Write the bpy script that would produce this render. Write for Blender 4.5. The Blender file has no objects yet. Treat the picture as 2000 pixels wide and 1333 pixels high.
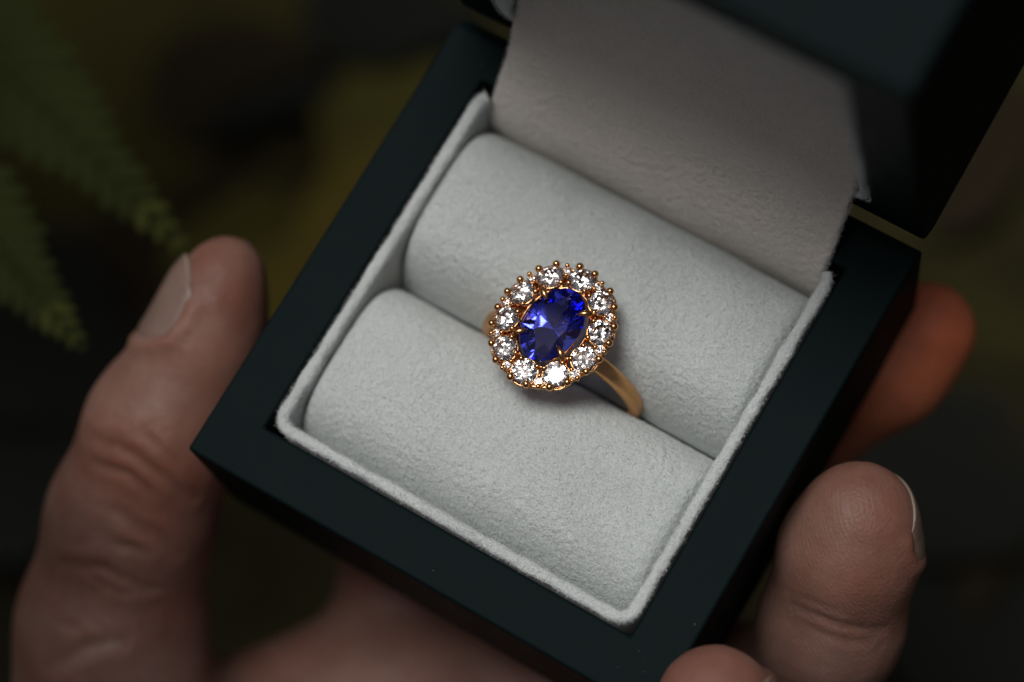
import bpy, bmesh, math, random
import numpy as np
from mathutils import Vector, Matrix
random.seed(7); RNG = np.random.default_rng(7)
scn = bpy.context.scene
COL = scn.collection
Z0 = 190.0                      # height of the box top above the forest floor, mm
MM = 0.001
R = math.radians
def W(p): return ((p[0])*MM, (p[1])*MM, (p[2]+Z0)*MM)

# ------------------------------------------------------------------ camera
cd = bpy.data.cameras.new('camera'); cam = bpy.data.objects.new('camera', cd); COL.objects.link(cam)
right = Vector((0.8527, 0.5106, -0.1107)); up = Vector((-0.4642, 0.8377, 0.2876))
right.normalize(); up = (up - right*up.dot(right)).normalized(); back = right.cross(up)
m = Matrix((right, up, back)).transposed().to_4x4()
m.translation = Vector(W((64.83, -57.66, 275.3)))
cam.matrix_world = m
cd.sensor_width = 36; cd.lens = 5072.9/2000*36
cd.clip_start = 0.01; cd.clip_end = 100
cd.dof.use_dof = True; cd.dof.focus_distance = 0.2832; cd.dof.aperture_fstop = 8.0
scn.camera = cam

# ------------------------------------------------------------------ light
SUN_EL, SUN_AZ = 78.5, 158.0     # azimuth of the direction the light comes from, degrees from +x
wd = bpy.data.worlds.new('World'); scn.world = wd; wd.use_nodes = True
nt = wd.node_tree; bg = nt.nodes['Background']
sky = nt.nodes.new('ShaderNodeTexSky'); sky.sky_type = 'NISHITA'; sky.sun_disc = False
sky.sun_elevation = R(SUN_EL); sky.sun_rotation = R(90.0 - SUN_AZ)
sky.dust_density = 9.0; sky.air_density = 0.5; sky.ozone_density = 0.4
nt.links.new(sky.outputs[0], bg.inputs[0]); bg.inputs[1].default_value = 0.05
ld = bpy.data.lights.new('sun', 'SUN'); ld.energy = 3.0; ld.angle = R(25); ld.color = (0.985, 0.995, 1.0)
sun = bpy.data.objects.new('sun', ld); COL.objects.link(sun)
sd = Vector((math.cos(R(SUN_EL))*math.cos(R(SUN_AZ)), math.cos(R(SUN_EL))*math.sin(R(SUN_AZ)), math.sin(R(SUN_EL))))
sun.rotation_euler = sd.to_track_quat('Z', 'Y').to_euler()
sun.location = sd*2
vs = scn.view_settings
vs.view_transform = 'Standard'; vs.look = 'None'; vs.gamma = 1.0; vs.use_curve_mapping = False
vs.exposure = -0.78
cy = scn.cycles
cy.max_bounces = 20; cy.transmission_bounces = 18; cy.glossy_bounces = 10; cy.diffuse_bounces = 4
cy.use_denoising = True; cy.caustics_reflective = True; cy.caustics_refractive = True; cy.blur_glossy = 0.3
cy.sample_clamp_indirect = 15.0

# ------------------------------------------------------------------ materials
def mat(name):
    mt = bpy.data.materials.new(name); mt.use_nodes = True
    return mt, mt.node_tree, mt.node_tree.nodes['Principled BSDF']
def coords(nt, scale=1000.0):
    tc = nt.nodes.new('ShaderNodeTexCoord'); mp = nt.nodes.new('ShaderNodeMapping')
    mp.inputs['Scale'].default_value = (scale,)*3
    nt.links.new(tc.outputs['Object'], mp.inputs[0]); return mp.outputs[0]
def noise(nt, vec, scale, detail=4, rough=0.55, dist=0.0):
    n = nt.nodes.new('ShaderNodeTexNoise'); n.inputs['Scale'].default_value = scale
    n.inputs['Detail'].default_value = detail; n.inputs['Roughness'].default_value = rough
    n.inputs['Distortion'].default_value = dist
    nt.links.new(vec, n.inputs['Vector']); return n.outputs['Fac']
def ramp(nt, fac, stops):
    r = nt.nodes.new('ShaderNodeValToRGB'); e = r.color_ramp.elements
    while len(e) < len(stops): e.new(0.5)
    for k, (p, c) in enumerate(stops): e[k].position = p; e[k].color = (*c, 1)
    nt.links.new(fac, r.inputs[0]); return r.outputs[0]
def math_(nt, op, a, b):
    n = nt.nodes.new('ShaderNodeMath'); n.operation = op
    for k, v in enumerate((a, b)):
        if isinstance(v, (int, float)): n.inputs[k].default_value = v
        else: nt.links.new(v, n.inputs[k])
    return n.outputs[0]
def bump(nt, height, strength, dist_mm, normal=None):
    b = nt.nodes.new('ShaderNodeBump'); b.inputs['Strength'].default_value = strength
    b.inputs['Distance'].default_value = dist_mm*MM
    nt.links.new(height, b.inputs['Height'])
    if normal: nt.links.new(normal, b.inputs['Normal'])
    return b.outputs[0]

def m_lacquer():
    mt, nt, p = mat('dark_green_lacquer'); v = coords(nt)
    p.inputs['Base Color'].default_value = (0.010, 0.026, 0.026, 1)
    n1 = noise(nt, v, 0.35, 3); n2 = noise(nt, v, 6.0, 3)
    nt.links.new(ramp(nt, n1, [(0.3, (0.0044, 0.0092, 0.0096)), (0.7, (0.0054, 0.0110, 0.0115))]), p.inputs['Base Color'])
    nt.links.new(ramp(nt, n1, [(0.25, (0.50,)*3), (0.75, (0.60,)*3)]), p.inputs['Roughness'])
    nt.links.new(bump(nt, n2, 0.12, 0.05), p.inputs['Normal'])
    p.inputs['Specular IOR Level'].default_value = 0.03
    return mt
def m_velvet(name, tint=(0.65, 0.69, 0.67)):
    mt, nt, p = mat(name); v = coords(nt)
    a = noise(nt, v, 1.35, 2, 0.5, 0.0); b = noise(nt, v, 6.5, 4, 0.65); c = noise(nt, v, 0.13, 3, 0.55, 1.2)
    t = Vector(tint)
    f_ = math_(nt, 'ADD', math_(nt, 'MULTIPLY', b, 0.78), math_(nt, 'MULTIPLY', c, 0.22))
    col = ramp(nt, f_, [(0.34, tuple(t*0.78)), (0.50, tuple(t)), (0.66, tuple(t*1.08))])
    nt.links.new(col, p.inputs['Base Color'])
    p.inputs['Roughness'].default_value = 1.0; p.inputs['Specular IOR Level'].default_value = 0.05
    p.inputs['Sheen Weight'].default_value = 0.3; p.inputs['Sheen Roughness'].default_value = 0.5
    nb = bump(nt, b, 0.9, 0.20)
    sa = math_(nt, 'MULTIPLY', a, math_(nt, 'ADD', math_(nt, 'MULTIPLY', c, 1.0), 0.30))   # brushed and flat patches
    nt.links.new(bump(nt, sa, 0.75, 0.50, nb), p.inputs['Normal'])
    return mt
def m_gold(name='rose_gold', r0=0.13, r1=0.24):
    mt, nt, p = mat(name); v = coords(nt)
    p.inputs['Base Color'].default_value = (0.82, 0.44, 0.19, 1); p.inputs['Metallic'].default_value = 1
    nt.links.new(ramp(nt, noise(nt, v, 1.5, 4), [(0.3, (r0,)*3), (0.7, (r1,)*3)]), p.inputs['Roughness'])
    nt.links.new(bump(nt, noise(nt, v, 3.0, 4), 0.12, 0.05), p.inputs['Normal'])
    return mt
def m_glass(name, col, ior):
    mt, nt, p = mat(name); nt.nodes.remove(p)
    g = nt.nodes.new('ShaderNodeBsdfGlass'); g.inputs['Color'].default_value = (*col, 1)
    g.inputs['IOR'].default_value = ior; g.inputs['Roughness'].default_value = 0.0
    nt.links.new(g.outputs[0], nt.nodes['Material Output'].inputs[0]); return mt
def m_skin():
    mt, nt, p = mat('skin'); v = coords(nt)
    a = noise(nt, v, 0.11, 4, 0.6); b = noise(nt, v, 0.55, 5, 0.6); red = noise(nt, v, 0.05, 2)
    c1 = ramp(nt, a, [(0.25, (0.142, 0.080, 0.062)), (0.5, (0.188, 0.113, 0.091)), (0.75, (0.232, 0.148, 0.121))])
    red2 = math_(nt, 'ADD', math_(nt, 'MULTIPLY', red, 0.6), math_(nt, 'MULTIPLY', noise(nt, v, 0.30, 5, 0.65), 0.4))
    c2 = ramp(nt, red2, [(0.36, (1.05, 1.02, 1.0)), (0.62, (1.0, 0.70, 0.60))])
    mx = nt.nodes.new('ShaderNodeMix'); mx.data_type = 'RGBA'; mx.blend_type = 'MULTIPLY'; mx.inputs[0].default_value = 0.8
    nt.links.new(c1, mx.inputs[6]); nt.links.new(c2, mx.inputs[7]); fl = nt.nodes.new('ShaderNodeAttribute'); fl.attribute_name = 'flush_light'      # fingertip redness, and warm light painted into the index finger's colour
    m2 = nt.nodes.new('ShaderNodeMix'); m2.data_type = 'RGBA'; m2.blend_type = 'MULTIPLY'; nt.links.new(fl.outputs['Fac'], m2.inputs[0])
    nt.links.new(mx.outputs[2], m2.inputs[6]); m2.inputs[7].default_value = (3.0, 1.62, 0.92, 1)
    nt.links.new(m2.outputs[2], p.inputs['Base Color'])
    p.inputs['Subsurface Weight'].default_value = 0.6
    p.inputs['Subsurface Radius'].default_value = (1.0, 0.30, 0.14); p.inputs['Subsurface Scale'].default_value = 0.004
    nt.links.new(ramp(nt, b, [(0.3, (0.48,)*3), (0.7, (0.62,)*3)]), p.inputs['Roughness'])
    p.inputs['Specular IOR Level'].default_value = 0.35
    # fine skin cells and ridges
    vo = nt.nodes.new('ShaderNodeTexVoronoi'); vo.feature = 'DISTANCE_TO_EDGE'; vo.inputs['Scale'].default_value = 1.5
    nt.links.new(v, vo.inputs['Vector'])
    wv = nt.nodes.new('ShaderNodeTexWave'); wv.wave_type = 'BANDS'; wv.bands_direction = 'DIAGONAL'
    wv.inputs['Scale'].default_value = 0.75; wv.inputs['Distortion'].default_value = 7.0; wv.inputs['Detail'].default_value = 3.0
    wv.inputs['Detail Scale'].default_value = 0.15
    nt.links.new(v, wv.inputs['Vector'])
    n1 = bump(nt, vo.outputs['Distance'], 0.40, 0.20)
    n2 = bump(nt, math_(nt, 'MULTIPLY', wv.outputs['Fac'], b), 0.25, 0.10, n1)
    nt.links.new(bump(nt, b, 0.28, 0.30, n2), p.inputs['Normal'])
    return mt
def m_nail():
    mt, nt, p = mat('nail'); v = coords(nt)
    a = noise(nt, v, 0.25, 3)
    nt.links.new(ramp(nt, a, [(0.3, (0.19, 0.125, 0.10)), (0.7, (0.23, 0.155, 0.125))]), p.inputs['Base Color'])
    p.inputs['Subsurface Weight'].default_value = 0.3; p.inputs['Subsurface Radius'].default_value = (1, .4, .2)
    p.inputs['Subsurface Scale'].default_value = 0.002; p.inputs['Roughness'].default_value = 0.32
    return mt
def m_nail_edge():
    mt, nt, p = mat('nail_edge'); p.inputs['Base Color'].default_value = (0.25, 0.195, 0.155, 1)
    p.inputs['Roughness'].default_value = 0.4; p.inputs['Subsurface Weight'].default_value = 0.3
    p.inputs['Subsurface Scale'].default_value = 0.001; return mt
def m_leaf(name, c0, c1, trans=0.25, vein=True):
    mt, nt, p = mat(name); v = coords(nt)
    a = noise(nt, v, 0.12, 4); 
    nt.links.new(ramp(nt, a, [(0.3, c0), (0.7, c1)]), p.inputs['Base Color'])
    p.inputs['Roughness'].default_value = 0.7; p.inputs['Specular IOR Level'].default_value = 0.08
    p.inputs['Transmission Weight'].default_value = 0.0
    nt.links.new(bump(nt, noise(nt, v, 0.8, 3), 0.3, 0.4), p.inputs['Normal'])
    tr = nt.nodes.new('ShaderNodeBsdfTranslucent'); tr.inputs[0].default_value = (c1[0]*1.5, c1[1]*1.5, c1[2], 1)
    mx = nt.nodes.new('ShaderNodeMixShader'); mx.inputs[0].default_value = trans
    nt.links.new(p.outputs[0], mx.inputs[1]); nt.links.new(tr.outputs[0], mx.inputs[2])
    nt.links.new(mx.outputs[0], nt.nodes['Material Output'].inputs[0])
    return mt
def m_floor():
    mt, nt, p = mat('moss_and_soil'); v = coords(nt)
    a = noise(nt, v, 0.011, 5, 0.6, 0.6); b = noise(nt, v, 0.09, 5)
    c = ramp(nt, a, [(0.36, (0.010, 0.009, 0.005)), (0.50, (0.020, 0.018, 0.007)), (0.62, (0.036, 0.032, 0.009)), (0.80, (0.025, 0.027, 0.008))])
    nt.links.new(c, p.inputs['Base Color']); p.inputs['Roughness'].default_value = 0.95; p.inputs['Specular IOR Level'].default_value = 0.05
    nt.links.new(bump(nt, b, 0.8, 6), p.inputs['Normal']); return mt

M = dict(lacquer=m_lacquer(), velvet_warm=m_velvet('beige_velvet', (0.76, 0.71, 0.64)), velvet=m_velvet('cream_velvet'), fuzz=m_velvet('velvet_fibre', (0.74, 0.745, 0.74)), gold=m_gold(), gold_satin=m_gold('satin_gold', 0.32, 0.45),
         diamond=m_glass('diamond', (0.99, 0.995, 1.0), 2.4), sapphire=m_glass('sapphire', (0.50, 0.53, 0.93), 1.77),
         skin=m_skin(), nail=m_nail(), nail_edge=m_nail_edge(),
         fern=m_leaf('fern_green', (0.018, 0.024, 0.006), (0.032, 0.038, 0.009)),
         fern_tip=m_leaf('fern_yellow_green', (0.040, 0.050, 0.011), (0.070, 0.074, 0.015)),
         olive=m_leaf('olive_leaf', (0.045, 0.042, 0.010), (0.085, 0.074, 0.015), 0.15),
         brown=m_leaf('brown_leaf', (0.014, 0.010, 0.005), (0.024, 0.017, 0.008), 0.1),
         ochre=m_leaf('ochre_leaf', (0.085, 0.066, 0.012), (0.13, 0.10, 0.018), 0.15),
         dark=m_leaf('shadow_patch', (0.006, 0.007, 0.006), (0.012, 0.012, 0.009), 0.02),  # near-black leaf shapes that paint the shadow blobs in the litter
         floor=m_floor())

# ------------------------------------------------------------------ helpers
def link(name, verts, faces, material, parent=None, smooth=False, offset=True):
    """verts in box millimetres"""
    v = np.asarray(verts, float).reshape(-1, 3).copy()
    if offset: v[:, 2] += Z0
    v *= MM
    me = bpy.data.meshes.new(name)
    me.from_pydata(v.tolist(), [], [list(map(int, f)) for f in faces]); me.update()
    if smooth: me.polygons.foreach_set('use_smooth', [True]*len(me.polygons))
    if material: me.materials.append(material)
    o = bpy.data.objects.new(name, me); COL.objects.link(o)
    if parent is not None: adopt(o, parent)
    return o
def adopt(o, parent):
    o.parent = parent
    o.matrix_parent_inverse = parent.matrix_basis.inverted()
def thing(name, label, cat, loc, group=None):
    o = bpy.data.objects.new(name, None); COL.objects.link(o); o.empty_display_size = 0.01
    o.location = W(loc); tag(o, label, cat, group); return o
def tag(o, label, cat, group=None):
    o['label'] = label; o['category'] = cat
    if group: o['group'] = group
    return o
def grid_faces(nu, nv, closed_u=False, closed_v=False):
    F = []
    for i in range(nu if closed_u else nu-1):
        for j in range(nv if closed_v else nv-1):
            a, b = i, (i+1) % nu; c, d = j, (j+1) % nv
            F.append((a*nv+c, b*nv+c, b*nv+d, a*nv+d))
    return F
def tube(path, radii, n=10, flat=1.0, flat_dir=None, cap=True):
    """swept tube along path (list of 3-vectors) -> verts, faces"""
    P = [Vector(p) for p in path]; V = []; F = []
    ref = Vector(flat_dir) if flat_dir else Vector((0.13, 0.31, 0.94))
    for k, p in enumerate(P):
        t = (P[min(k+1, len(P)-1)] - P[max(k-1, 0)]).normalized()
        a = (ref - t*ref.dot(t)).normalized(); b = t.cross(a)
        for j in range(n):
            th = 2*math.pi*j/n
            V.append(p + a*(radii[k]*flat*math.cos(th)) + b*(radii[k]*math.sin(th)))
    m_ = len(P)
    for i in range(m_-1):
        for j in range(n):
            F.append((i*n+j, i*n+(j+1) % n, (i+1)*n+(j+1) % n, (i+1)*n+j))
    if cap: F.append(tuple(range(n))[::-1]); F.append(tuple((m_-1)*n+j for j in range(n)))
    return [tuple(v) for v in V], F
def merge(parts):
    V = []; F = []
    for v, f in parts:
        o = len(V); V += [tuple(x) for x in v]; F += [tuple(i+o for i in q) for q in f]
    return V, F

# ------------------------------------------------------------------ forest floor
n = 60; g = np.linspace(-1500, 1500, n)
X, Y = np.meshgrid(g, g, indexing='ij')
Zf = 3*np.sin(X/170+1)*np.cos(Y/140) + RNG.normal(0, 1.5, X.shape) - Z0
floor = link('forest_floor', np.stack([X, Y, Zf], -1).reshape(-1, 3), grid_faces(n, n), M['floor'], smooth=True)
floor['kind'] = 'structure'

# ------------------------------------------------------------------ ring box
S, RIM, H = 30.0, 6.35, 24.0
PHI = R(82.7); cP, sP = math.cos(PHI), math.sin(PHI)
def lidp(x, v, w): return (x, 30.25 - cP*v + sP*w, 0.2 + sP*v + cP*w)
box = thing('ring_box', 'dark green lacquered ring box standing open in a hand, lined with cream velvet', 'ring box', (0, 0, -H))
def hollow(f, depth, inner, hinge_hi):
    """square tray: outer S, rim RIM, chamfer on the hinge side; f maps (x,y,z) with z=0 the rim plane, z<0 inside"""
    c = 1.7; i = S-RIM; V = []; F = []
    def ring(hx, y0, y1, z): 
        k = len(V); V.extend([(-hx, y0, z), (hx, y0, z), (hx, y1, z), (-hx, y1, z)]); return k
    a = ring(S, -S, S, -depth)          # outer bottom
    b = len(V); V.extend([(-S, -S, 0), (S, -S, 0), (S, S, -c), (-S, S, -c)])   # outer top, hinge edge lowered
    t = len(V); V.extend([(S, S-c, 0), (-S, S-c, 0)])
    d = ring(i, -i, i, 0); e = ring(i, -i, i, -inner)
    F.append((a+3, a+2, a+1, a))
    F.append((a, a+1, b+1, b)); F.append((a+1, a+2, b+2, t, b+1)); F.append((a+2, a+3, b+3, b+2)); F.append((a+3, a, b, t+1, b+3))
    F.append((b+2, b+3, t+1, t))
    F.append((b, b+1, d+1, d)); F.append((b+1, t, d+2, d+1)); F.append((t, t+1, d+3, d+2)); F.append((t+1, b, d, d+3))
    for k in range(4): F.append((d+k, d+(k+1) % 4, e+(k+1) % 4, e+k))
    F.append((e, e+1, e+2, e+3))
    return [f(*v) for v in V], F
def bevel(o, w, seg=3):
    md = o.modifiers.new('bevel', 'BEVEL'); md.width = w*MM; md.segments = seg; md.limit_method = 'ANGLE'; md.angle_limit = R(25)
    md.harden_normals = True
    o.data.polygons.foreach_set('use_smooth', [True]*len(o.data.polygons))
v, f = hollow(lambda x, y, z: (x, y, z), H, H-3, True)
base = link('base', v, f, M['lacquer'], box); bevel(base, 0.4)
base['label'] = 'dark green lower half of the ring box'
v, f = hollow(lambda x, y, z: lidp(x, S-y, -z), 27.0, 20.0, True)
lid = link('lid', v, [q[::-1] for q in f], M['lacquer'], box); bevel(lid, 0.5)
lid['label'] = 'open hinged lid standing upright at the back of the box'

def rounded_rect(hx, hy, r, n=8):
    P = []
    for cx, cy, a0 in ((hx-r, hy-r, 0), (-hx+r, hy-r, 90), (-hx+r, -hy+r, 180), (hx-r, -hy+r, 270)):
        for k in range(n+1):
            a = R(a0+90*k/n); P.append((cx+r*math.cos(a), cy+r*math.sin(a)))
    return P
def dense(P, step):
    Q = []
    for k in range(len(P)):
        a, b = P[k], P[(k+1) % len(P)]; d = math.dist(a, b); m_ = max(1, int(d/step))
        for j in range(m_): Q.append((a[0]+(b[0]-a[0])*j/m_, a[1]+(b[1]-a[1])*j/m_))
    return Q
def loop_normals(P):
    N = []
    for k in range(len(P)):
        t = Vector((P[(k+1) % len(P)][0]-P[k-1][0], P[(k+1) % len(P)][1]-P[k-1][1])); t.normalize(); N.append((t.y, -t.x))
    return N
def smooth_noise(nn, amp, k=6):
    x = RNG.normal(0, 1, nn); ker = np.hanning(k*2+1); ker /= ker.sum()
    y = np.convolve(np.tile(x, 3), ker, 'same')[nn:2*nn]; return amp*y/y.std()
def liner(name, f, hx, hy, thick, top, bottom, parent, step=0.5, rad=2.4, open_y=None):
    """velvet-covered wall standing just inside the opening: rounded top, uneven edge"""
    P = dense(rounded_rect(hx, hy, rad), step)
    if open_y is not None:
        k0 = next(k for k in range(len(P)) if P[k-1][1] > open_y >= P[k][1] and P[k][0] < 0)
        P = P[k0:]+P[:k0]; P = [p for p in P if p[1] <= open_y]
    N = loop_normals(P); nn = len(P)
    if open_y is not None: N[0] = N[1]; N[-1] = N[-2]
    wob = smooth_noise(nn, 0.05, 3); wob2 = smooth_noise(nn, 0.07, 8)
    prof = [(0, bottom), (0, -0.5), (0.06*thick, -0.18), (0.25*thick, -0.02), (0.5*thick, 0.03), (0.75*thick, -0.02), (0.94*thick, -0.22), (thick, -0.6), (thick, bottom)]
    V = []
    for k in range(nn):
        for d, z in prof:
            zz = z if z == bottom else top + z + wob2[k]
            dd = d + wob[k]*(1 if d < thick/2 else -1)
            V.append(f(P[k][0]-N[k][0]*dd, P[k][1]-N[k][1]*dd, zz))
    o = link(name, V, grid_faces(nn, len(prof), open_y is None), M['velvet'], parent, smooth=True)
    return o, P, N
def fibres(name, roots, dirs, length, width, parent, label=None):
    """many tiny tapering fibres, one mesh (nobody could count them)"""
    Rt = np.asarray(roots, float); D = np.asarray(dirs, float)
    D = D + RNG.normal(0, 0.45, D.shape); D /= np.linalg.norm(D, axis=1)[:, None]
    L = length*RNG.uniform(0.4, 1.25, len(Rt))[:, None]
    sd_ = np.cross(D, RNG.normal(0, 1, D.shape)); sd_ /= np.linalg.norm(sd_, axis=1)[:, None]
    bend = RNG.normal(0, 0.25, D.shape)*L
    a = Rt - sd_*width/2; b = Rt + sd_*width/2; mid = Rt + D*L*0.55
    c = mid + sd_*width*0.35; d = mid - sd_*width*0.35; e = Rt + D*L + bend
    V = np.stack([a, b, c, d, e], 1).reshape(-1, 3); k = np.arange(len(Rt))*5
    F = [q for i in k for q in ((i, i+1, i+2, i+3), (i+3, i+2, i+4))]
    o = link(name, V, F, M['fuzz'], parent); o['kind'] = 'stuff'
    return o
LIN = S-RIM-0.35
def nap(name, o, count, length, width, parent, rows=None):
    """short pile over a whole velvet surface, one triangle a fibre"""
    me = o.data; me.calc_loop_triangles(); nt_ = len(me.loop_triangles)
    co_ = np.empty(len(me.vertices)*3, np.float32); me.vertices.foreach_get('co', co_); co_ = co_.reshape(-1, 3)/MM; co_[:, 2] -= Z0
    tr = np.empty(nt_*3, np.int32); me.loop_triangles.foreach_get('vertices', tr); tr = tr.reshape(-1, 3)
    A, B, C_ = co_[tr[:, 0]], co_[tr[:, 1]], co_[tr[:, 2]]; nr = np.cross(B-A, C_-A); ar = np.linalg.norm(nr, axis=1)
    keep = (A[:, 2] > -7.5); ar = ar*keep; pick = RNG.choice(nt_, count, p=ar/ar.sum())
    r1 = np.sqrt(RNG.random(count))[:, None]; r2 = RNG.random(count)[:, None]
    P_ = A[pick]*(1-r1) + B[pick]*r1*(1-r2) + C_[pick]*r1*r2; n_ = nr[pick]/np.linalg.norm(nr[pick], axis=1)[:, None]
    # the pile lies over in brushed swirls
    sw = np.stack([np.sin(P_[:, 1]*0.35+1.0)+np.cos(P_[:, 0]*0.22), np.cos(P_[:, 0]*0.3+P_[:, 1]*0.2), 0.4*np.sin(P_[:, 2]*0.3)], 1)*0.55
    D = n_*0.55 + sw + RNG.normal(0, 0.5, P_.shape); D /= np.linalg.norm(D, axis=1)[:, None]
    D += n_*np.maximum(0, 0.25-np.sum(D*n_, 1))[:, None]
    sd_ = np.cross(D, RNG.normal(0, 1, D.shape)); sd_ /= np.linalg.norm(sd_, axis=1)[:, None]
    L = length*RNG.uniform(0.5, 1.2, count)[:, None]
    V_ = np.stack([P_-sd_*width/2, P_+sd_*width/2, P_+D*L], 1).reshape(-1, 3); V_[:, 2] += Z0
    m_ = bpy.data.meshes.new(name); m_.vertices.add(len(V_)); m_.vertices.foreach_set('co', (V_*MM).astype(np.float32).ravel())
    m_.loops.add(len(V_)); m_.loops.foreach_set('vertex_index', np.arange(len(V_), dtype=np.int32))
    m_.polygons.add(count); m_.polygons.foreach_set('loop_start', np.arange(0, len(V_), 3, dtype=np.int32)); m_.update(calc_edges=True)
    m_.materials.append(o.data.materials[0]); q_ = bpy.data.objects.new(name, m_); COL.objects.link(q_); adopt(q_, parent); q_['kind'] = 'stuff'
    return q_
lo, P, N = liner('liner', lambda x, y, z: (x, y, z), LIN, LIN, 1.35, 0.25, -12, box, open_y=22.6)
nap('liner_pile', lo, 26000, 0.36, 0.055, box)
lo['label'] = 'cream velvet lining around the inside of the base'
roots = []; dirs = []
for k in range(len(P)-1):
    for _ in range(44):
        s = random.random(); d = 1.35*random.random(); zz = 0.25 - 0.5*abs(2*d/1.35-1)**3*random.random() - 0.12
        j = (k+1) % len(P); x = P[k][0]+(P[j][0]-P[k][0])*s; y = P[k][1]+(P[j][1]-P[k][1])*s
        roots.append((x-N[k][0]*d, y-N[k][1]*d, zz)); o_ = (1-2*d/1.35)
        dirs.append((N[k][0]*o_, N[k][1]*o_, 0.55))
fibres('liner_pile', roots, dirs, 0.42, 0.035, box)

# cushions: two velvet rolls that meet in the slit
def cushion(name, y0, y1, zt, drop0, drop1, label):
    nx, ny = 180, 100; hx = LIN-1.35-0.25
    u = np.linspace(-1, 1, nx); u = np.sign(u)*np.abs(u)**0.75; t = 0.5-0.5*np.cos(np.linspace(0.02, 0.98, ny)*math.pi); t = (t-t[0])/(t[-1]-t[0])
    U, T = np.meshgrid(u, t, indexing='ij')
    s = 2*T-1
    z = zt - np.where(s < 0, drop0, drop1)*(0.5*(1-(1-np.abs(s)**3.0+1e-9)**0.66) + 0.5*np.abs(s)**5)
    e = np.clip((np.abs(U)-0.93)/0.07, 0, 1); z = z - 1.6*(1-np.sqrt(np.maximum(0, 1-e**2)))-0.5*np.abs(U)**2
    # slight unevenness of the padding
    z += 0.22*np.sin(U*5.1+y0)*np.cos(T*4+U*2) + 0.10*np.sin(U*13+T*7+y1)
    x = U*hx; y = y0+(y1-y0)*T + 0.12*np.sin(U*9+y0)*(4*T*(1-T))
    V = np.stack([x, y, z], -1).reshape(-1, 3).tolist()
    F = grid_faces(nx, ny)
    # skirts down to the floor of the tray
    def skirt(idx):
        k = len(V)
        for i in idx: V.append([V[i][0], V[i][1], -14])
        for q in range(len(idx)-1): F.append((idx[q], idx[q+1], k+q+1, k+q))
    skirt([i*ny for i in range(nx)]); skirt([i*ny+ny-1 for i in range(nx)][::-1])
    skirt(list(range(ny))[::-1]); skirt([(nx-1)*ny+j for j in range(ny)])
    o = link(name, V, F, M['velvet'], box, smooth=True); o['label'] = label; nap('cushion_pile', o, 75000, 0.28, 0.06, box); return o
cushion('cushion', -LIN+1.60, -0.56, 0.3, 7.5, 10.0, 'cream velvet cushion roll before the slit')
cushion('cushion', -0.20, 20.78, 0.3, 10.0, 7.8, 'cream velvet cushion roll behind the slit')

# flap: one velvet sheet from behind the rear cushion up into the lid
prof = [(21.35, -9), (21.4, -6), (21.5, -4.2), (22.4, -1.6), (24.0, 0.4), (26.0, 2.6), (28.2, 5.6), (30.2, 9.2), (32.0, 13.5), (33.4, 18.5), (34.1, 25), (34.0, 33), (33.3, 42), (32.4, 51)]
pp = []
for k in range(len(prof)-1):
    for j in range(6): t = j/6; pp.append((prof[k][0]*(1-t)+prof[k+1][0]*t, prof[k][1]*(1-t)+prof[k+1][1]*t))
pp.append(prof[-1])
for _ in range(14): pp = [pp[0]]+[((pp[i-1][0]+2*pp[i][0]+pp[i+1][0])/4, (pp[i-1][1]+2*pp[i][1]+pp[i+1][1])/4) for i in range(1, len(pp)-1)]+[pp[-1]]
nx = 90; V = []; hw = [21.9-0.35*min(1, k/30) for k in range(len(pp))]
eL = smooth_noise(len(pp), 0.06, 2); eR = smooth_noise(len(pp), 0.07, 2)
for i in range(nx):
    u = -1+2*i/(nx-1)
    for k, (y, z) in enumerate(pp):
        x = u*hw[k] + (eR[k] if i == nx-1 else -eL[k] if i == 0 else 0)
        V.append((x, y - 0.25*math.cos(u*1.5) + 0.1*math.sin(u*6+z*.3), z))
flap = link('hinge_flap', V, grid_faces(nx, len(pp)), M['velvet_warm'], box, smooth=True)
sol = flap.modifiers.new('thickness', 'SOLIDIFY'); sol.thickness = 0.7*MM; sol.offset = 0
nap('flap_pile', flap, 70000, 0.28, 0.06, box)
flap['label'] = 'cream velvet sheet rising from the rear cushion into the lid'
roots = []; dirs = []
for k in range(4, len(pp)-1):
    for sgn in (-1, 1):
        for _ in range(30):
            t = random.random(); y = pp[k][0]*(1-t)+pp[k+1][0]*t; z = pp[k][1]*(1-t)+pp[k+1][1]*t
            roots.append((sgn*(hw[k]-0.05), y-0.02+random.uniform(-.35, .35), z)); dirs.append((sgn*1.0, -0.3, 0.1))
fibres('flap_pile', roots, dirs, 0.4, 0.035, box)
# velvet lining of the lid: walls and back panel
lo2, P2, N2 = liner('lid_liner', lambda x, y, z: lidp(x, 30+y, -z), S-RIM-0.2, S-RIM-0.2, 1.3, 0.1, -16, box, 0.7, 2.2)
lo2['label'] = 'cream velvet lining around the inside of the lid'
q = S-RIM-1.6
link('lid_panel', [lidp(-q, 30-q, 12), lidp(q, 30-q, 12), lidp(q, 30+q, 12), lidp(-q, 30+q, 12)], [(0, 1, 2, 3)], M['velvet'], box)
roots = []; dirs = []
for k in range(len(P2)):
    if P2[k][1] < -15:
        for _ in range(16):
            s = random.random(); j = (k+1) % len(P2); x = P2[k][0]+(P2[j][0]-P2[k][0])*s; y = P2[k][1]+(P2[j][1]-P2[k][1])*s
            roots.append(lidp(x, 30+y, 0.05)); dirs.append((N2[k][0], -0.6, N2[k][1]))
fibres('lid_pile', roots, dirs, 0.4, 0.035, box)

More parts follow.
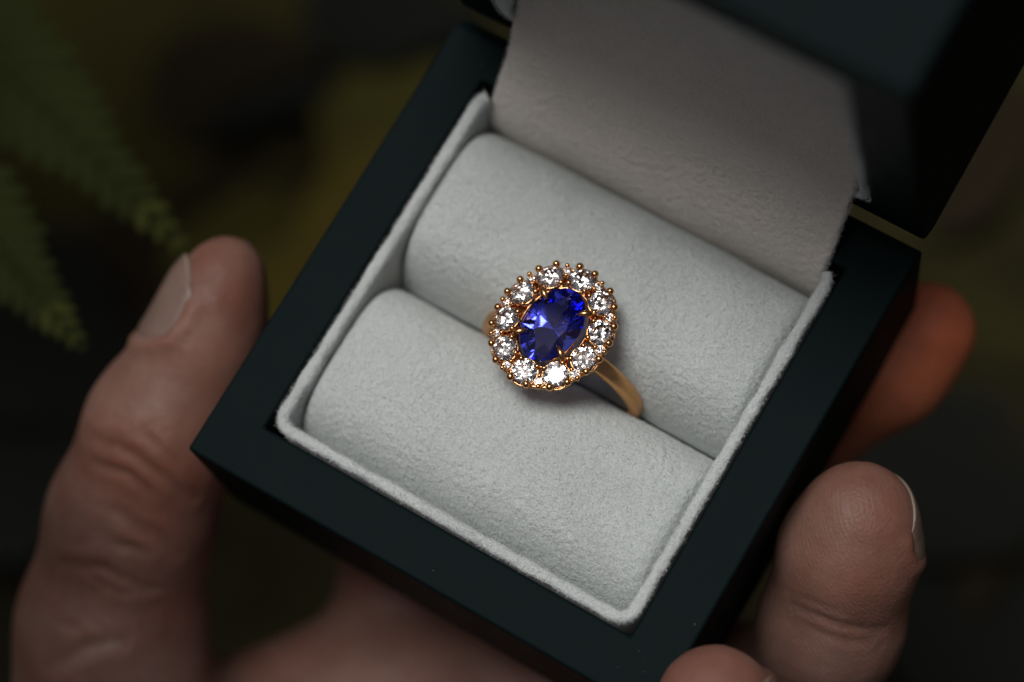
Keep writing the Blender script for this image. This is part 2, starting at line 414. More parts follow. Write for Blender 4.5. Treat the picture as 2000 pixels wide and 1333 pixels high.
pts_ = [(random.uniform(-29, 29), random.choice((-1, 1))*random.uniform(24.5, 29)) for _ in range(7)]
pts_ += [(b_, a_) for a_, b_ in pts_[:4]]
V = []; F = []
for x, y in pts_:
    if y > 27: continue
    r_ = random.uniform(0.02, 0.045); k = len(V)
    V += [(x-r_, y, 0.005), (x, y-r_*1.4, 0.005), (x+r_, y+r_*.3, 0.005), (x, y+r_, 0.005), (x, y, 0.05)]
    F += [(k, k+1, k+4), (k+1, k+2, k+4), (k+2, k+3, k+4), (k+3, k, k+4)]
link('dust', V, F, M['fuzz'], box)['kind'] = 'stuff'
# ------------------------------------------------------------------ ring
TILT = R(4.0)
RC = Vector((0.5, -0.15, -6.4)); LEAN = R(-3.8)           # centre of the finger hole
def rp(x, y, z):
    """ring frame: origin at the hole centre, z towards the stones"""
    c, s = math.cos(-TILT), math.sin(-TILT)
    x, z = x*math.cos(LEAN)+z*math.sin(LEAN), -x*math.sin(LEAN)+z*math.cos(LEAN)
    return (RC.x+x, RC.y + y*c - z*s, RC.z + y*s + z*c)
ring = thing('engagement_ring', 'rose gold cluster ring with an oval blue stone ringed by clear stones', 'ring', (RC.x, RC.y, -16))
# shank
V = []; nseg = 120; prof_n = 16
for k in range(nseg):
    a = R(122 + 296*k/(nseg-1))
    topness = max(0, math.sin(a))
    wid = 0.92 + 0.10*topness; thk = 0.80
    for j in range(prof_n):
        b = 2*math.pi*j/prof_n; cb, sb = math.cos(b), math.sin(b)
        r = 9.55 + thk*(abs(cb)**0.8)*math.copysign(1, cb)*(1.0 if cb > 0 else 0.8)
        y = wid*(abs(sb)**0.75)*math.copysign(1, sb)
        V.append(rp(r*math.cos(a), y, r*math.sin(a)))
link('shank', V, grid_faces(nseg, prof_n, False, True) + [tuple(range(prof_n))[::-1], tuple((nseg-1)*prof_n+j for j in range(prof_n))], M['gold_satin'], ring, smooth=True)
HZ = 11.2        # height of the halo girdle plane above the hole centre
def brilliant(r_table=0.57, crown=34.5, pav=40.8, rm=0.80, rl=0.23, gird=0.04, n=8):
    tc, tp = math.tan(R(crown)), math.tan(R(pav)); V = []; F = []; st = 360/n; h = st/2
    ch = math.cos(R(h)); pol = lambda r, a, z: (r*math.cos(R(a)), r*math.sin(R(a)), z)
    for k in range(n): V.append(pol(r_table, st*k, (1-r_table)*tc))
    for k in range(n): V.append(pol(rm, st*k+h, (1-rm*ch)*tc))
    for k in range(2*n): V.append(pol(1, h*k, 0))
    for k in range(2*n): V.append(pol(1, h*k, -gird))
    for k in range(n): V.append(pol(rl, st*k+h, -gird-(1-rl*ch)*tp))
    V.append((0, 0, -gird-tp))
    T, Mi, G, Lg, Lm, Cu = 0, n, 2*n, 4*n, 6*n, 7*n
    F.append(tuple(range(n)))
    for k in range(n):
        p = (k-1) % n; q = (k+1) % n; g0 = 2*k; g1 = 2*k+1; g2 = (2*k+2) % (2*n)
        F.append((T+q, T+k, Mi+k)); F.append((T+k, Mi+p, G+g0, Mi+k))
        F.append((Mi+k, G+g0, G+g1)); F.append((Mi+k, G+g1, G+g2))
        F.append((Cu, Lm+k, Lg+g0, Lm+p))
        F.append((Lm+k, Lg+g1, Lg+g0)); F.append((Lm+k, Lg+g2, Lg+g1))
    for k in range(2*n): F.append((G+k, Lg+k, Lg+(k+1) % (2*n), G+(k+1) % (2*n)))
    return V, F
BV, BF = brilliant()
def orient(o_mesh_pts, pos, tilt_dir, tilt, spin, scale):
    """place unit points: scale, spin, tilt outward, move; returns ring-frame world points"""
    cs, sn = math.cos(spin), math.sin(spin); ax = Vector((-tilt_dir[1], tilt_dir[0], 0))
    Rm = Matrix.Rotation(tilt, 3, ax) if tilt else Matrix.Identity(3)
    out = []
    for x, y, z in o_mesh_pts:
        p = Rm @ Vector((x*cs-y*sn, x*sn+y*cs, z)); out.append(rp(pos[0]+p.x*scale, pos[1]+p.y*scale, pos[2]+p.z*scale))
    return out
def fix_normals(o):
    bm = bmesh.new(); bm.from_mesh(o.data); bmesh.ops.recalc_face_normals(bm, faces=bm.faces); bm.to_mesh(o.data); bm.free()
HY = 0.55        # the cluster's centre sits a little behind the shank's plane
big = [(0, 6.15), (3.3, 4.85), (5.05, 1.75), (5.05, -1.75), (3.3, -4.85), (0, -6.15), (-3.3, -4.85), (-5.05, -1.75), (-5.05, 1.75), (-3.3, 4.85)]
RB, RS = 1.52, 0.55
def domed(r, h, post):
    """prong: a short post with a domed head, lathe; base at z=-post"""
    prof = [(0.72*r, -post), (0.74*r, -0.5*r), (0.98*r, -0.2*r), (1.0*r, 0.1*r), (0.86*r, 0.5*r), (0.5*r, 0.86*r), (0.0, r*1.0)]
    n_ = 10; V = []; F = []
    for rr, z in prof[:-1]:
        for j in range(n_): V.append((rr*math.cos(2*math.pi*j/n_), rr*math.sin(2*math.pi*j/n_), z*h))
    V.append((0, 0, prof[-1][1]*h)); t = len(V)-1; m_ = len(prof)-1
    for i in range(m_-1):
        for j in range(n_): F.append((i*n_+j, i*n_+(j+1) % n_, (i+1)*n_+(j+1) % n_, (i+1)*n_+j))
    for j in range(n_): F.append(((m_-1)*n_+j, (m_-1)*n_+(j+1) % n_, t))
    F.append(tuple(range(n_))[::-1]); return V, F
def bead(x, y, z, r):
    k = random.uniform(0.92, 1.08); V, F = domed(r*k, 1.0, 1.2)
    ln = Vector((x, y-HY, 0)); d = ln.normalized() if ln.length > 0.1 else Vector((1, 0, 0))
    o = link('prong', orient(V, (x+random.gauss(0, .03), y+random.gauss(0, .03), z), d, R(8), random.random()*6, 1.0), F, M['gold'], ring, smooth=True)
gal = []
def collet(pos, d, tilt, r, depth):
    V = []; F = []; n_ = 24
    prof = [(0.93*r, 0.02), (1.0*r, 0.10), (1.09*r, 0.02), (0.95*r, -depth*.6), (0.80*r, -depth), (0.66*r, -depth), (0.80*r, -depth*.55)]
    for j in range(n_):
        a = 2*math.pi*j/n_
        for rr, z in prof: V.append((rr*math.cos(a), rr*math.sin(a), z))
    return orient(V, pos, d, tilt, 0, 1.0), grid_faces(n_, len(prof), True, True)
def oval(ax, ay, k, n_): a = 2*math.pi*k/n_; return ax*math.cos(a), ay*math.sin(a)
for i, (x, y) in enumerate(big):
    d = Vector((x/5.05**2, y/6.15**2, 0)).normalized(); tl = R(13+random.uniform(-2.5, 2.5))
    o = link('diamond', orient(BV, (x, y+HY, HZ), d, tl, random.random()*0.78, RB), BF, M['diamond'], ring)
    fix_normals(o)
    gal.append(collet((x, y+HY, HZ-0.12), d, tl, RB*1.0, 1.6))
    tn = Vector((-d.y, d.x, 0))
    for s in (-1, 1):
        pO = Vector((x, y+HY, 0)) + d*1.22 + tn*(s*0.98); bead(pO.x, pO.y, HZ+0.16, 0.47)
        pI = Vector((x, y+HY, 0)) - d*1.10 + tn*(s*1.0); bead(pI.x, pI.y, HZ+0.32, 0.35)
    x2, y2 = big[(i+1) % 10]
    mx_, my_ = (x+x2)/2, (y+y2)/2; dm = Vector((mx_/5.05**2, my_/6.15**2, 0)).normalized(); tm = Vector((-dm.y, dm.x, 0))
    ps = Vector((mx_, my_, 0)) + dm*0.92
    o = link('accent_diamond', orient(BV, (ps.x, ps.y+HY, HZ-0.05), dm, R(15), random.random(), RS), BF, M['diamond'], ring); fix_normals(o)
    gal.append(collet((ps.x, ps.y+HY, HZ-0.12), dm, R(10), RS, 1.0))
    e = ps + dm*0.60; bead(e.x, e.y+HY, HZ+0.06, 0.31)
    e = ps - dm*0.56; bead(e.x, e.y+HY, HZ+0.22, 0.29)
# gallery wires and the cradle under the big stone
def oval_wire(ax, ay, z, r, n_=72, sq=1.0):
    V = []; pr = 8
    for k in range(n_):
        a = 2*math.pi*k/n_; nx_, ny_ = math.cos(a)/ax, math.sin(a)/ay; l = math.hypot(nx_, ny_); nx_ /= l; ny_ /= l
        for j in range(pr):
            b = 2*math.pi*j/pr
            V.append(rp(ax*math.cos(a)+nx_*r*math.cos(b), HY+ay*math.sin(a)+ny_*r*math.cos(b), z+r*sq*math.sin(b)))
    return V, grid_faces(n_, pr, True, True)
gal.append(oval_wire(5.2, 6.3, HZ-1.75, 0.42)); gal.append(oval_wire(6.15, 7.2, HZ-0.75, 0.22)); gal.append(oval_wire(3.72, 4.95, HZ-0.75, 0.26, sq=1.6))
gal.append(oval_wire(2.4, 3.4, HZ-2.0, 0.24))
for sx in (-1, 1):
    for sy in (-1, 1):
        gal.append(tube([rp(sx*4.9, sy*0.35, 8.2), rp(sx*4.9, HY+sy*1.2, 8.9), rp(sx*4.6, HY+sy*2.9, HZ-1.75)], [0.5, 0.45, 0.4], 8))
V, F = merge(gal); gl = link('gallery', V, F, M['gold'], ring, smooth=True)
# centre stone
SV, SF = brilliant(r_table=0.58, crown=31, pav=42, rm=0.80, rl=0.42, gird=0.05, n=10)
SX, SY, SZ = 3.2, 4.62, 3.0
sap = link('sapphire', [rp(x*SX, HY+y*SY, HZ+0.42+z*(2.7 if z > 0 else 3.7)) for x, y, z in SV], SF, M['sapphire'], ring); fix_normals(sap)
sap['label'] = 'oval faceted violet blue stone in four claws'
for sx in (-1, 1):
    for sy in (-1, 1):
        b = Vector((sx*2.72, sy*2.66, 0)); d = Vector((sx*0.80, sy*0.60, 0))
        pth = [b+d*0.55+Vector((0, 0, HZ-2.2)), b+d*0.62+Vector((0, 0, HZ-0.2)), b+d*0.50+Vector((0, 0, HZ+0.62)), b+d*0.18+Vector((0, 0, HZ+0.98)), b-d*0.35+Vector((0, 0, HZ+1.02)), b-d*0.85+Vector((0, 0, HZ+0.98)), b-d*1.05+Vector((0, 0, HZ+0.95))]
        v, f = tube([(p.x, p.y+HY, p.z) for p in pth], [0.36, 0.38, 0.40, 0.42, 0.36, 0.20, 0.06], 10)
        link('claw', [rp(*q) for q in v], f, M['gold'], ring, smooth=True)

# ------------------------------------------------------------------ hand
def hand_sdf(P):
    """P (n,3) float32 -> smooth union of tapered capsules"""
    def cone(a, b, r1, r2):
        a = np.array(a, np.float32); b = np.array(b, np.float32); ba = b-a; t = np.clip(((P-a)@ba)/(ba@ba), 0, 1)
        return np.linalg.norm(P-a-t[:, None]*ba, axis=1) - (r1+(r2-r1)*t)
    def ell(c, r, axs=None):
        Q = (P-np.array(c, np.float32))/np.array(r, np.float32); k0 = np.linalg.norm(Q, axis=1)
        return (k0-1)*min(r)
    def smin(a, b, k):
        h = np.clip(0.5+0.5*(b-a)/k, 0, 1); return b+(a-b)*h - k*h*(1-h)
    out = None
    for chain, k in CHAINS:
        c = None
        for (a, ra), (b, rb) in zip(chain[:-1], chain[1:]):
            d = cone(a, b, ra, rb); c = d if c is None else smin(c, d, 3.0)
        out = c if out is None else smin(out, c, k)
    return out
THUMB = [((-30, -64, -40), 14.0), ((-36.6, -50.5, -31), 11.2), ((-39.0, -38.5, -22.5), 9.7), ((-39.2, -27.5, -16.0), 9.1), ((-39.2, -17.0, -11.5), 6.8), ((-40.0, -11.8, -9.2), 5.4), ((-40.3, -8.6, -8.2), 4.0)]
INDEX = [((-13, -24, -56), 10.5), ((10, 2, -49), 9.2), ((22, 13, -38), 7.8), ((29.5, 24.5, -30.5), 7.3), ((31.8, 29.3, -27.5), 6.2)]
MIDDLE = [((-2, -34, -58), 10.5), ((27, -20, -50), 9.0), ((39.5, -14, -35), 8.3), ((39.8, -8.6, -21), 7.9), ((38.2, -1.5, -12.5), 7.6), ((37.6, 1.6, -9.2), 6.3)]
RINGF = [((-1, -45, -58), 10.5), ((26, -40, -42), 8.8), ((38.5, -35, -26), 8.0), ((39.0, -30.5, -10), 7.4), ((36.0, -26.5, -1.0), 6.6), ((34.8, -25.2, 1.6), 5.4)]
PINKY = [((-2, -57, -56), 9.5), ((22, -54, -40), 7.6), ((32, -48, -24), 7.0), ((31.5, -43, -10), 6.0)]
PALM = [((-22, -80, -52), 17.0), ((-18, -58, -56), 16.0), ((-6, -36, -58), 13.0)]
PALM2 = [((0, -82, -54), 16.0), ((0, -62, -58), 14.0), ((-2, -44, -58), 12.5)]
WRIST = [((-12, -84, -54), 19.0), ((-6, -140, -62), 21.0), ((0, -180, -70), 23.0)]
CHAINS = [(PALM, 8), (PALM2, 12), (WRIST, 12), (THUMB, 9), (INDEX, 5), (MIDDLE, 4), (RINGF, 4), (PINKY, 4)]
def surface_nets(fn, lo, hi, h):
    lo = np.array(lo, float); n_ = np.ceil((np.array(hi)-lo)/h).astype(int)+1
    ax = [lo[i]+h*np.arange(n_[i]) for i in range(3)]
    F = np.empty(n_, np.float32)
    YZ = np.stack(np.meshgrid(ax[1], ax[2], indexing='ij'), -1).reshape(-1, 2).astype(np.float32)
    step = 16
    for i0 in range(0, n_[0], step):
        xs = ax[0][i0:i0+step]
        P = np.concatenate([np.repeat(xs.astype(np.float32), len(YZ))[:, None], np.tile(YZ, (len(xs), 1))], 1)
        F[i0:i0+step] = fn(P).reshape(len(xs), n_[1], n_[2])
    s = F < 0
    acc = np.zeros(tuple(n_-1)+(3,), np.float32); cnt = np.zeros(tuple(n_-1), np.float32)
    for axis in range(3):
        o1, o2 = [a for a in range(3) if a != axis]
        sl0 = [slice(None)]*3; sl1 = [slice(None)]*3; sl0[axis] = slice(None, -1); sl1[axis] = slice(1, None)
        A, B = F[tuple(sl0)], F[tuple(sl1)]; cr = (A < 0) != (B < 0)
        t = np.where(cr, A/np.where(cr, A-B, 1), 0)
        for d1 in (0, 1):
            for d2 in (0, 1):
                q = [None]*3; q[axis] = slice(None); q[o1] = slice(d1, n_[o1]-1+d1); q[o2] = slice(d2, n_[o2]-1+d2)
                c_ = cr[tuple(q)]; t_ = t[tuple(q)]
                cnt += c_; acc[..., axis] += np.where(c_, t_, 0); acc[..., o1] += d1*c_; acc[..., o2] += d2*c_
    act = cnt > 0; idx = -np.ones(cnt.shape, int); idx[act] = np.arange(act.sum())
    cell = np.argwhere(act); V = lo + h*(cell + acc[act]/cnt[act][:, None])
    faces = []
    for axis in range(3):
        o1, o2 = (axis+1) % 3, (axis+2) % 3
        sl0 = [slice(1, -1)]*3; sl1 = [slice(1, -1)]*3; sl0[axis] = slice(0, n_[axis]-1); sl1[axis] = slice(1, n_[axis])
        A, B = s[tuple(sl0)], s[tuple(sl1)]
        for flip in (False, True):
            e = np.argwhere((A & ~B) if not flip else (~A & B))
            if len(e) == 0: continue
            e = e.copy(); e[:, o1] += 1; e[:, o2] += 1
            c = []
            for d1, d2 in ((-1, -1), (0, -1), (0, 0), (-1, 0)):
                k = e.copy(); k[:, o1] += d1; k[:, o2] += d2; c.append(idx[k[:, 0], k[:, 1], k[:, 2]])
            c = np.stack(c, 1); faces.append(c if not flip else c[:, ::-1])
    return V, np.concatenate(faces)
HV, HF = surface_nets(hand_sdf, (-72, -185, -96), (58, 46, 12), 1.1)
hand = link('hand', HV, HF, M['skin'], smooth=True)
tag(hand, 'bare left hand holding the ring box from below, thumb along its side', 'hand')
ss = hand.modifiers.new('smooth', 'SMOOTH'); ss.factor = 0.5; ss.iterations = 3
sb = hand.modifiers.new('subdivision', 'SUBSURF'); sb.levels = 1; sb.render_levels = 1

dg = bpy.context.evaluated_depsgraph_get()
fine = bpy.data.meshes.new_from_object(hand.evaluated_get(dg)); hand.modifiers.clear()
old = hand.data; hand.data = fine; bpy.data.meshes.remove(old); fine.name = 'hand'
nvv = len(fine.vertices); co = np.empty(nvv*3, np.float32); fine.vertices.foreach_get('co', co); co = co.reshape(-1, 3)/MM; co[:, 2] -= Z0
no = np.empty(nvv*3, np.float32); fine.vertices.foreach_get('normal', no); no = no.reshape(-1, 3)
CREASES = [
    (0.34, 0.7, [(-45.1, -33.5, -10.4), (-40.6, -33.1, -7.9), (-37.3, -33.0, -8.0), (-33.8, -33.4, -9.9), (-30.9, -33.5, -13.7)]),
    (0.30, 0.7, [(-37.6, -39.3, -11.6), (-32.6, -39.1, -13.9), (-29.9, -39.6, -17.3)]),
    (0.40, 0.8, [(-37.2, -58.3, -21.8), (-34.3, -54.2, -19.8), (-31.0, -51.2, -20.2)]),
    (0.35, 0.6, [(-41.8, -35.7, -10.0), (-37.6, -35.0, -9.2), (-34.3, -35.4, -11.0)]),
    (0.35, 0.7, [(-41.2, -47.4, -16.5), (-36.1, -45.5, -15.0), (-31.0, -44.7, -18.0)]),
    (0.22, 0.55, [(35.9, -10.2, -11.3), (39.2, -10.2, -10.4), (43.4, -9.1, -11.3), (46.0, -7.2, -13.4)]),
    (0.18, 0.5, [(38.2, -11.4, -11.9), (42.0, -11.1, -12.2), (45.1, -9.3, -13.4)]),
    (0.12, 0.45, [(34.1, -9.2, -11.3), (38.0, -9.3, -9.0), (41.5, -8.7, -9.2)])]
def to_skin(p):
    p = np.array(p, np.float32)
    for _ in range(4):
        q = p + np.array([[0, 0, 0], [.1, 0, 0], [0, .1, 0], [0, 0, .1]], np.float32); f_ = hand_sdf(q)
        g_ = (f_[1:]-f_[0])/0.1; p = p - g_*f_[0]/(g_@g_+1e-6)
    return tuple(p)
for k in range(26):          # fine crossing lines over the thumb joint
    src_ = CREASES[random.choice((0, 1, 3, 4))][2]; off = random.uniform(-9, 7); tw = random.uniform(-2.5, 2.5)
    a_, b_ = sorted((random.random(), random.random())); b_ = min(1, a_+max(0.3, b_-a_))
    ln_ = []
    for q in range(5):
        x_ = (a_+(b_-a_)*q/4)*(len(src_)-1); i_ = min(len(src_)-2, int(x_)); f_ = x_-i_
        p_ = [src_[i_][c]*(1-f_)+src_[i_+1][c]*f_ for c in range(3)]
        ln_.append(to_skin((p_[0]+random.gauss(0, .2), p_[1]+0.85*off+tw*(q/4-.5)+random.gauss(0, .15), p_[2]+0.45*off)))
    CREASES.append((random.uniform(0.07, 0.18), random.uniform(0.38, 0.55), ln_))
disp = np.zeros(nvv, np.float32)
for depth, width, line in CREASES:
    dmin = np.full(nvv, 99, np.float32); tt = np.zeros(nvv, np.float32); L_ = np.array(line, np.float32)
    for k in range(len(L_)-1):
        ba = L_[k+1]-L_[k]; t_ = np.clip(((co-L_[k])@ba)/(ba@ba), 0, 1); d_ = np.linalg.norm(co-L_[k]-t_[:, None]*ba, axis=1)
        w_ = d_ < dmin; dmin = np.where(w_, d_, dmin); tt = np.where(w_, (k+t_)/(len(L_)-1), tt)
    disp += depth*np.exp(-(dmin/width)**2)*np.sin(np.pi*np.clip(tt, 0.06, 0.94))**0.6 - 0.3*depth*np.exp(-((dmin-2.2*width)/(1.3*width))**2)*(dmin < 8)
co -= no*disp[:, None]; co[:, 2] += Z0
fine.vertices.foreach_set('co', (co*MM).ravel()); fine.update()

flush_light = np.zeros(nvv, np.float32)  # slight redness; the index entry is strong to stand in for light
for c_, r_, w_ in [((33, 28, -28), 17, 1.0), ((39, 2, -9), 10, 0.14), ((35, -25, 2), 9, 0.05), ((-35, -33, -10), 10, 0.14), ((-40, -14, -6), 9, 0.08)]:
    flush_light += w_*np.exp(-(np.linalg.norm(co - np.array([c_[0], c_[1], c_[2]+Z0], np.float32), axis=1)/r_)**2)
at = fine.attributes.new('flush_light', 'FLOAT', 'POINT'); at.data.foreach_set('value', np.clip(flush_light, 0, 1))

def nail(dip, tip, dorsal, s0, length, half, label, tipmat=0.08, bend=0.0, free=1.2):
    """nail plate laid on the finger's own surface: axis dip->tip, facing dorsal"""
    a = Vector(dip); t = (Vector(tip)-a).normalized(); n0 = Vector(dorsal); n0 = (n0-t*n0.dot(t)).normalized(); b = t.cross(n0)
    nu, nv = 25, 25
    u_, v_ = np.meshgrid(np.linspace(-1, 1, nu), np.linspace(0, 1, nv), indexing='ij')
    an = u_*half*(0.86+0.14*np.minimum(1, v_*3)); sl = s0 + length*(v_ - 0.42*np.abs(u_)**2.6*v_**2 + 0.20*u_**2*(1-v_))
    dr_ = np.cos(an)[..., None]*np.array(n0) + np.sin(an)[..., None]*np.array(b); pts = np.array(a) + sl[..., None]*np.array(t)
    O_ = pts.reshape(-1, 3).astype(np.float32); D_ = dr_.reshape(-1, 3).astype(np.float32)
    lo_ = np.zeros(len(O_), np.float32); hi_ = np.full(len(O_), 14, np.float32); ok = hand_sdf(O_) < -1.5
    for _ in range(14):
        md = (lo_+hi_)/2; ins = hand_sdf(O_+D_*md[:, None]) < 0
        lo_ = np.where(ins, md, lo_); hi_ = np.where(ins, hi_, md)
    rad = np.where(ok, lo_, 0).reshape(nu, nv).astype(float)
    V = []
    # keep the plate straight past the pulp: the radius never falls off faster than a gentle curve
    for i in range(nu):
        u = -1+2*i/(nu-1)
        for j in range(1, nv):
            if j > nv*0.35: rad[i, j] = max(rad[i, j], 2*rad[i, j-1]-rad[i, j-2]-0.03-0.012*bend)
        for j in range(nv):
            v = j/(nv-1); ang = u*half*(0.86+0.14*min(1, v*3)); edge = min(1, 6*v, 5*(1-abs(u)))
            dr = n0*math.cos(ang)+b*math.sin(ang)
            V.append(Vector(pts[i, j]) + dr*(rad[i, j] - 0.45 + 0.62*max(0, edge)**0.5))
    o = link('fingernail', [tuple(p) for p in V], grid_faces(nu, nv), M['nail'], hand, smooth=True)
    o.data.materials.append(M['nail_edge'])
    for k, p_ in enumerate(o.data.polygons):
        if k % (nv-1) >= (1-tipmat)*(nv-1) and abs(2*(k//(nv-1))/(nv-2)-1) < 0.8: p_.material_index = 1
    so = o.modifiers.new('thickness', 'SOLIDIFY'); so.thickness = 0.45*MM; so.offset = -1
    sb_ = o.modifiers.new('subdivision', 'SUBSURF'); sb_.levels = 1; sb_.render_levels = 1
    o['label'] = label
    bd = [V[i*nv+j] for i in (0, nu-1) for j in range(0, int(nv*0.82))] + [V[i*nv] for i in range(nu)]
    FOLDS.append(np.array([tuple(p) for p in bd], np.float32))
FOLDS = []
nail((-39.2, -17.0, -11.5), (-40.3, -8.6, -8.2), (-0.86, 0.05, 0.52), -2.5, 12.0, R(60), 'thumbnail with a pale free edge')
nail((38.2, -1.5, -12.5), (37.6, 1.6, -9.2), (0.72, 0.52, -0.66), 0.0, 8.8, R(68), 'nail of the finger pressed to the side of the box')
nail((36.0, -26.5, -1.0), (34.8, -25.2, 1.6), (0.78, 0.20, 0.55), -3.0, 8.6, R(62), 'nail of the finger at the front corner of the box')

# soft skin folds round each nail
add_ = np.zeros(nvv, np.float32); c0 = co.copy(); c0[:, 2] -= Z0
for bd in FOLDS:
    near = np.where(np.linalg.norm(c0-bd.mean(0), axis=1) < 16)[0]
    dm = np.min(np.linalg.norm(c0[near][:, None, :]-bd[None], axis=2), axis=1); add_[near] += 0.55*np.exp(-(dm/0.95)**2)
co += no*add_[:, None]; fine.vertices.foreach_set('co', (co*MM).ravel()); fine.update()

# ------------------------------------------------------------------ ferns and leaves
def leaf_mesh(length, width, n_=9, fold=0.25, lobes=0, curl=0.1):
    V = []; F = []
    for k in range(n_):
        t = k/(n_-1); w = width*(math.sin(math.pi*min(1, t**0.75*0.97+0.03))**0.8)*(1-0.15*t) + 0.02*width
        if lobes: w *= 1+0.22*abs(math.sin(t*math.pi*lobes))
        z = -curl*length*t*t
        V += [(t*length, -w, z+fold*w), (t*length, 0, z), (t*length, w, z+fold*w)]
    for k in range(n_-1):
        for j in (0, 1): F.append((k*3+j, (k+1)*3+j, (k+1)*3+j+1, k*3+j+1))
    return V, F
def lobe_mesh():
    V = []; F = []
    for k in range(8):
        t = k/7; w = 0.30*(0.75+0.35*math.sin(math.pi*t*0.8))*math.sqrt(max(0.0, 1-t**5)) + 0.004; z = -0.10*t*t
        V += [(t, -w, z-0.25*w), (t, 0, z+0.02), (t, w, z-0.25*w)]
    for k in range(7):
        for j in (0, 1): F.append((k*3+j, (k+1)*3+j, (k+1)*3+j+1, k*3+j+1))
    return V, F
LOBE = lobe_mesh()
LEAFLET = leaf_mesh(1.0, 0.30, 8, 0.2, 3, 0.12)
def frame(t, nrm):
    t = Vector(t).normalized(); nrm = Vector(nrm); nrm = (nrm-t*nrm.dot(t)).normalized(); return Matrix((t, nrm.cross(t), nrm)).transposed()
leaf_me = {}
def leaflet(parent, pos, t, nrm, L, wid, material, name='leaflet'):
    key = material.name + name
    if key not in leaf_me:
        me = bpy.data.meshes.new('leaflet'); src = LOBE if name == 'leaflet' else LEAFLET; me.from_pydata(src[0], [], src[1]); me.update()
        me.polygons.foreach_set('use_smooth', [True]*len(me.polygons)); me.materials.append(material); leaf_me[key] = me
    o = bpy.data.objects.new(name, leaf_me[key]); COL.objects.link(o)
    Mx = frame(t, nrm).to_4x4() @ Matrix.Diagonal((L*MM, wid*MM, L*MM, 1)); Mx.translation = Vector(W(pos))
    o.matrix_world = Mx
    if parent is not None: o.parent = parent; o.matrix_parent_inverse = Matrix.Translation(parent.location).inverted(); o.matrix_basis = Mx
    return o
def frond(base, tip, sag, n_, L, label, nrm=(0.1, 0, 1), tipmat=0.2, power=0.8, group='fern fronds below the box', wid=None, mats=('fern', 'fern_tip')):
    b, t = Vector(base), Vector(tip); root = thing('fern_frond', label, 'fern frond', base, group)
    pts = []
    for k in range(25):
        s = k/24; p = b.lerp(t, s); p.z += sag*4*s*(1-s); pts.append(p)
    v, f = tube([tuple(p) for p in pts], [1.0-0.8*k/24 for k in range(25)], 6); link('rachis', v, f, M[mats[0]], root, smooth=True)
    for k in range(n_):
        s = 1-(1-(k+0.5)/n_)**1.15; x = s*24; i = min(23, int(x)); p = pts[i].lerp(pts[i+1], x-i); td = (pts[i+1]-pts[i]).normalized()
        up_ = Vector(nrm); side = td.cross(up_).normalized(); l = L*(1-s)**power*random.uniform(0.93, 1.07)+0.3
        for sg in (-1, 1):
            d = side*sg*0.80 + td*(0.50+0.75*s) + up_*random.gauss(0, 0.05)
            leaflet(root, p, d, up_+side*sg*0.15, l, l*0.9 if wid is None else wid*l, M[mats[1]] if s > 1-tipmat else M[mats[0]])
    return root
FERN1 = frond((-107, 9.5, -36), (-54.6, -5.2, -33), 2, 15, 13.0, 'long dark green fern frond whose tip meets the thumbnail', wid=0.56, power=0.75, tipmat=0.22)
FERN2 = frond((-88, -13.0, -28), (-57.3, -23.1, -26), 1.5, 12, 10.5, 'small fern frond with a pale tip hanging beside the thumb', wid=0.52, power=0.75, tipmat=0.25)
for b_, t_, L_, lb in [((-150, -50, 64), (-43, -42, 54), 17, 'unseen fern frond added to shade the thumb joint'),
                       ((-140, -88, 68), (-29, -72, 54), 22, 'unseen fern frond added to shade the heel of the hand'),
                       ((-60, -190, 68), (2, -100, 56), 28, 'unseen fern frond added to shade the wrist'),
                       ((-230, -14, 25), (-112, -4, 18), 26, 'unseen fern frond added to shade the ground beside the small frond'),
                       ((-240, 30, 30), (-122, 36, 20), 26, 'unseen fern frond added to shade the ground by the long frond'),
                       ((-210, 78, 32), (-90, 72, 25), 26, 'unseen fern frond added to shade the ground by the lid corner')]:
    frond(b_, t_, 6, 34, L_, lb, wid=0.8, tipmat=0.05, power=0.12, group=None)  # fronds added out of view to block light from hand and floor
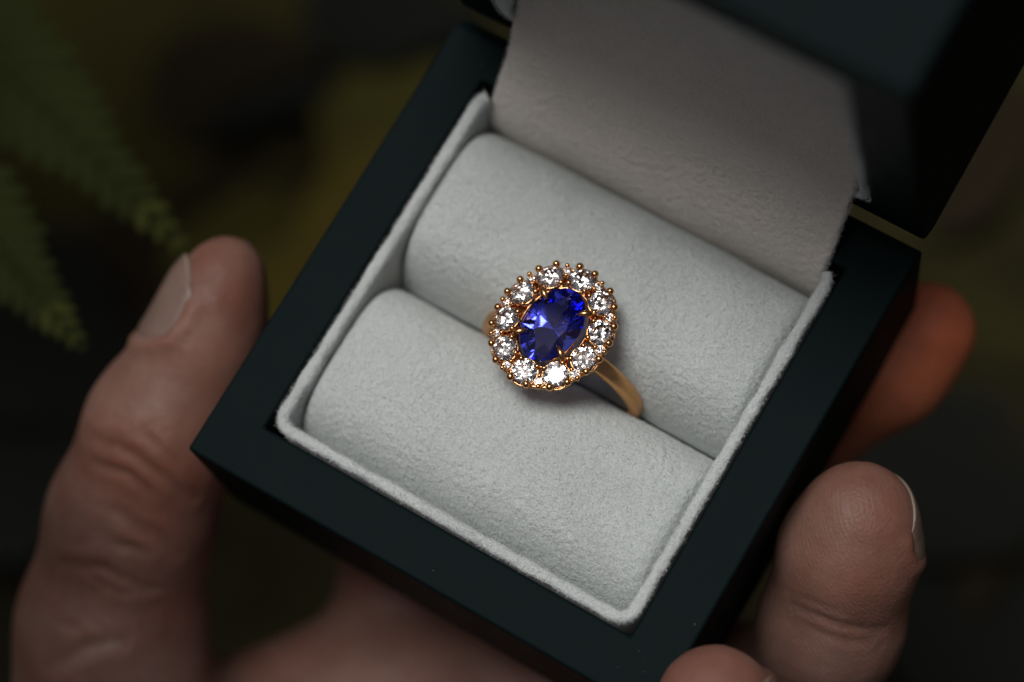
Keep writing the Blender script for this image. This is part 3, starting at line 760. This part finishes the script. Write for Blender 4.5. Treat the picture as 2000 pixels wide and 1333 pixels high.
def ground_leaf(pos, ang, L, wid, material, label, tilt=0.2, group='fallen leaves on the forest floor'):
    o = leaflet(None, pos, (math.cos(ang), math.sin(ang), random.uniform(-.2, .1)), (random.gauss(0, tilt), random.gauss(0, tilt), 1), L, wid, M[material], 'fallen_leaf')
    tag(o, label, 'leaf', group); return o

for mt_, (x, y), ang, L, wd_, lb in [
    ('olive', (-95, 11), 1.51, 78, 60, 'broad olive yellow leaf lying beside the box edge'),
    ('olive', (-99, 48), 1.18, 36, 40, 'olive leaf tucked behind the lid corner'),
    ('olive', (-112, 10), 1.10, 46, 34, 'dull olive leaf between the frond tip and the box'),
    ('ochre', (-88, 6), 1.72, 34, 30, 'small ochre leaf next to the thumb tip'),
    ('ochre', (-93, 30), 1.35, 40, 26, 'narrow ochre leaf along the box edge'),
    ('dark', (-123, 41), 0.96, 36, 13, 'narrow painted shadow across the olive leaves'),
    ('dark', (-101, 36), 1.08, 22, 10, 'short painted shadow near the box edge'),
    ('dark', (-120, 72), 0.50, 36, 34, 'wide painted shadow near the lid corner'),
    ('brown', (-107, -4), 1.22, 34, 40, 'brown leaf lying under the thumb'),
    ('brown', (-134, 18), -0.33, 42, 50, 'dark brown leaf under the fern fronds'),
    ('brown', (-120, 28), 0.75, 26, 24, 'russet brown leaf under the narrow painted shadow'),
    ('brown', (-140, 44), 0.60, 44, 36, 'large brown leaf behind the long frond'),
    ('brown', (8, 92), 1.6, 46, 26, 'long dull leaf beyond the finger tip'),
    ('brown', (47, 32), 1.88, 36, 14, 'narrow brown leaf in the dark beyond the fingers'),
    ('dark', (33, 35), 1.77, 40, 60, 'broad painted shadow beyond the fingers'),
    ('dark', (50, 13), 1.59, 40, 60, 'painted shadow at the foot of the fingers'),
    ('dark', (-149, -7), -0.05, 46, 60, 'painted shadow below the small fern frond'),
    ('dark', (-120, -52), 1.63, 46, 60, 'painted shadow behind the thumb joint')]:
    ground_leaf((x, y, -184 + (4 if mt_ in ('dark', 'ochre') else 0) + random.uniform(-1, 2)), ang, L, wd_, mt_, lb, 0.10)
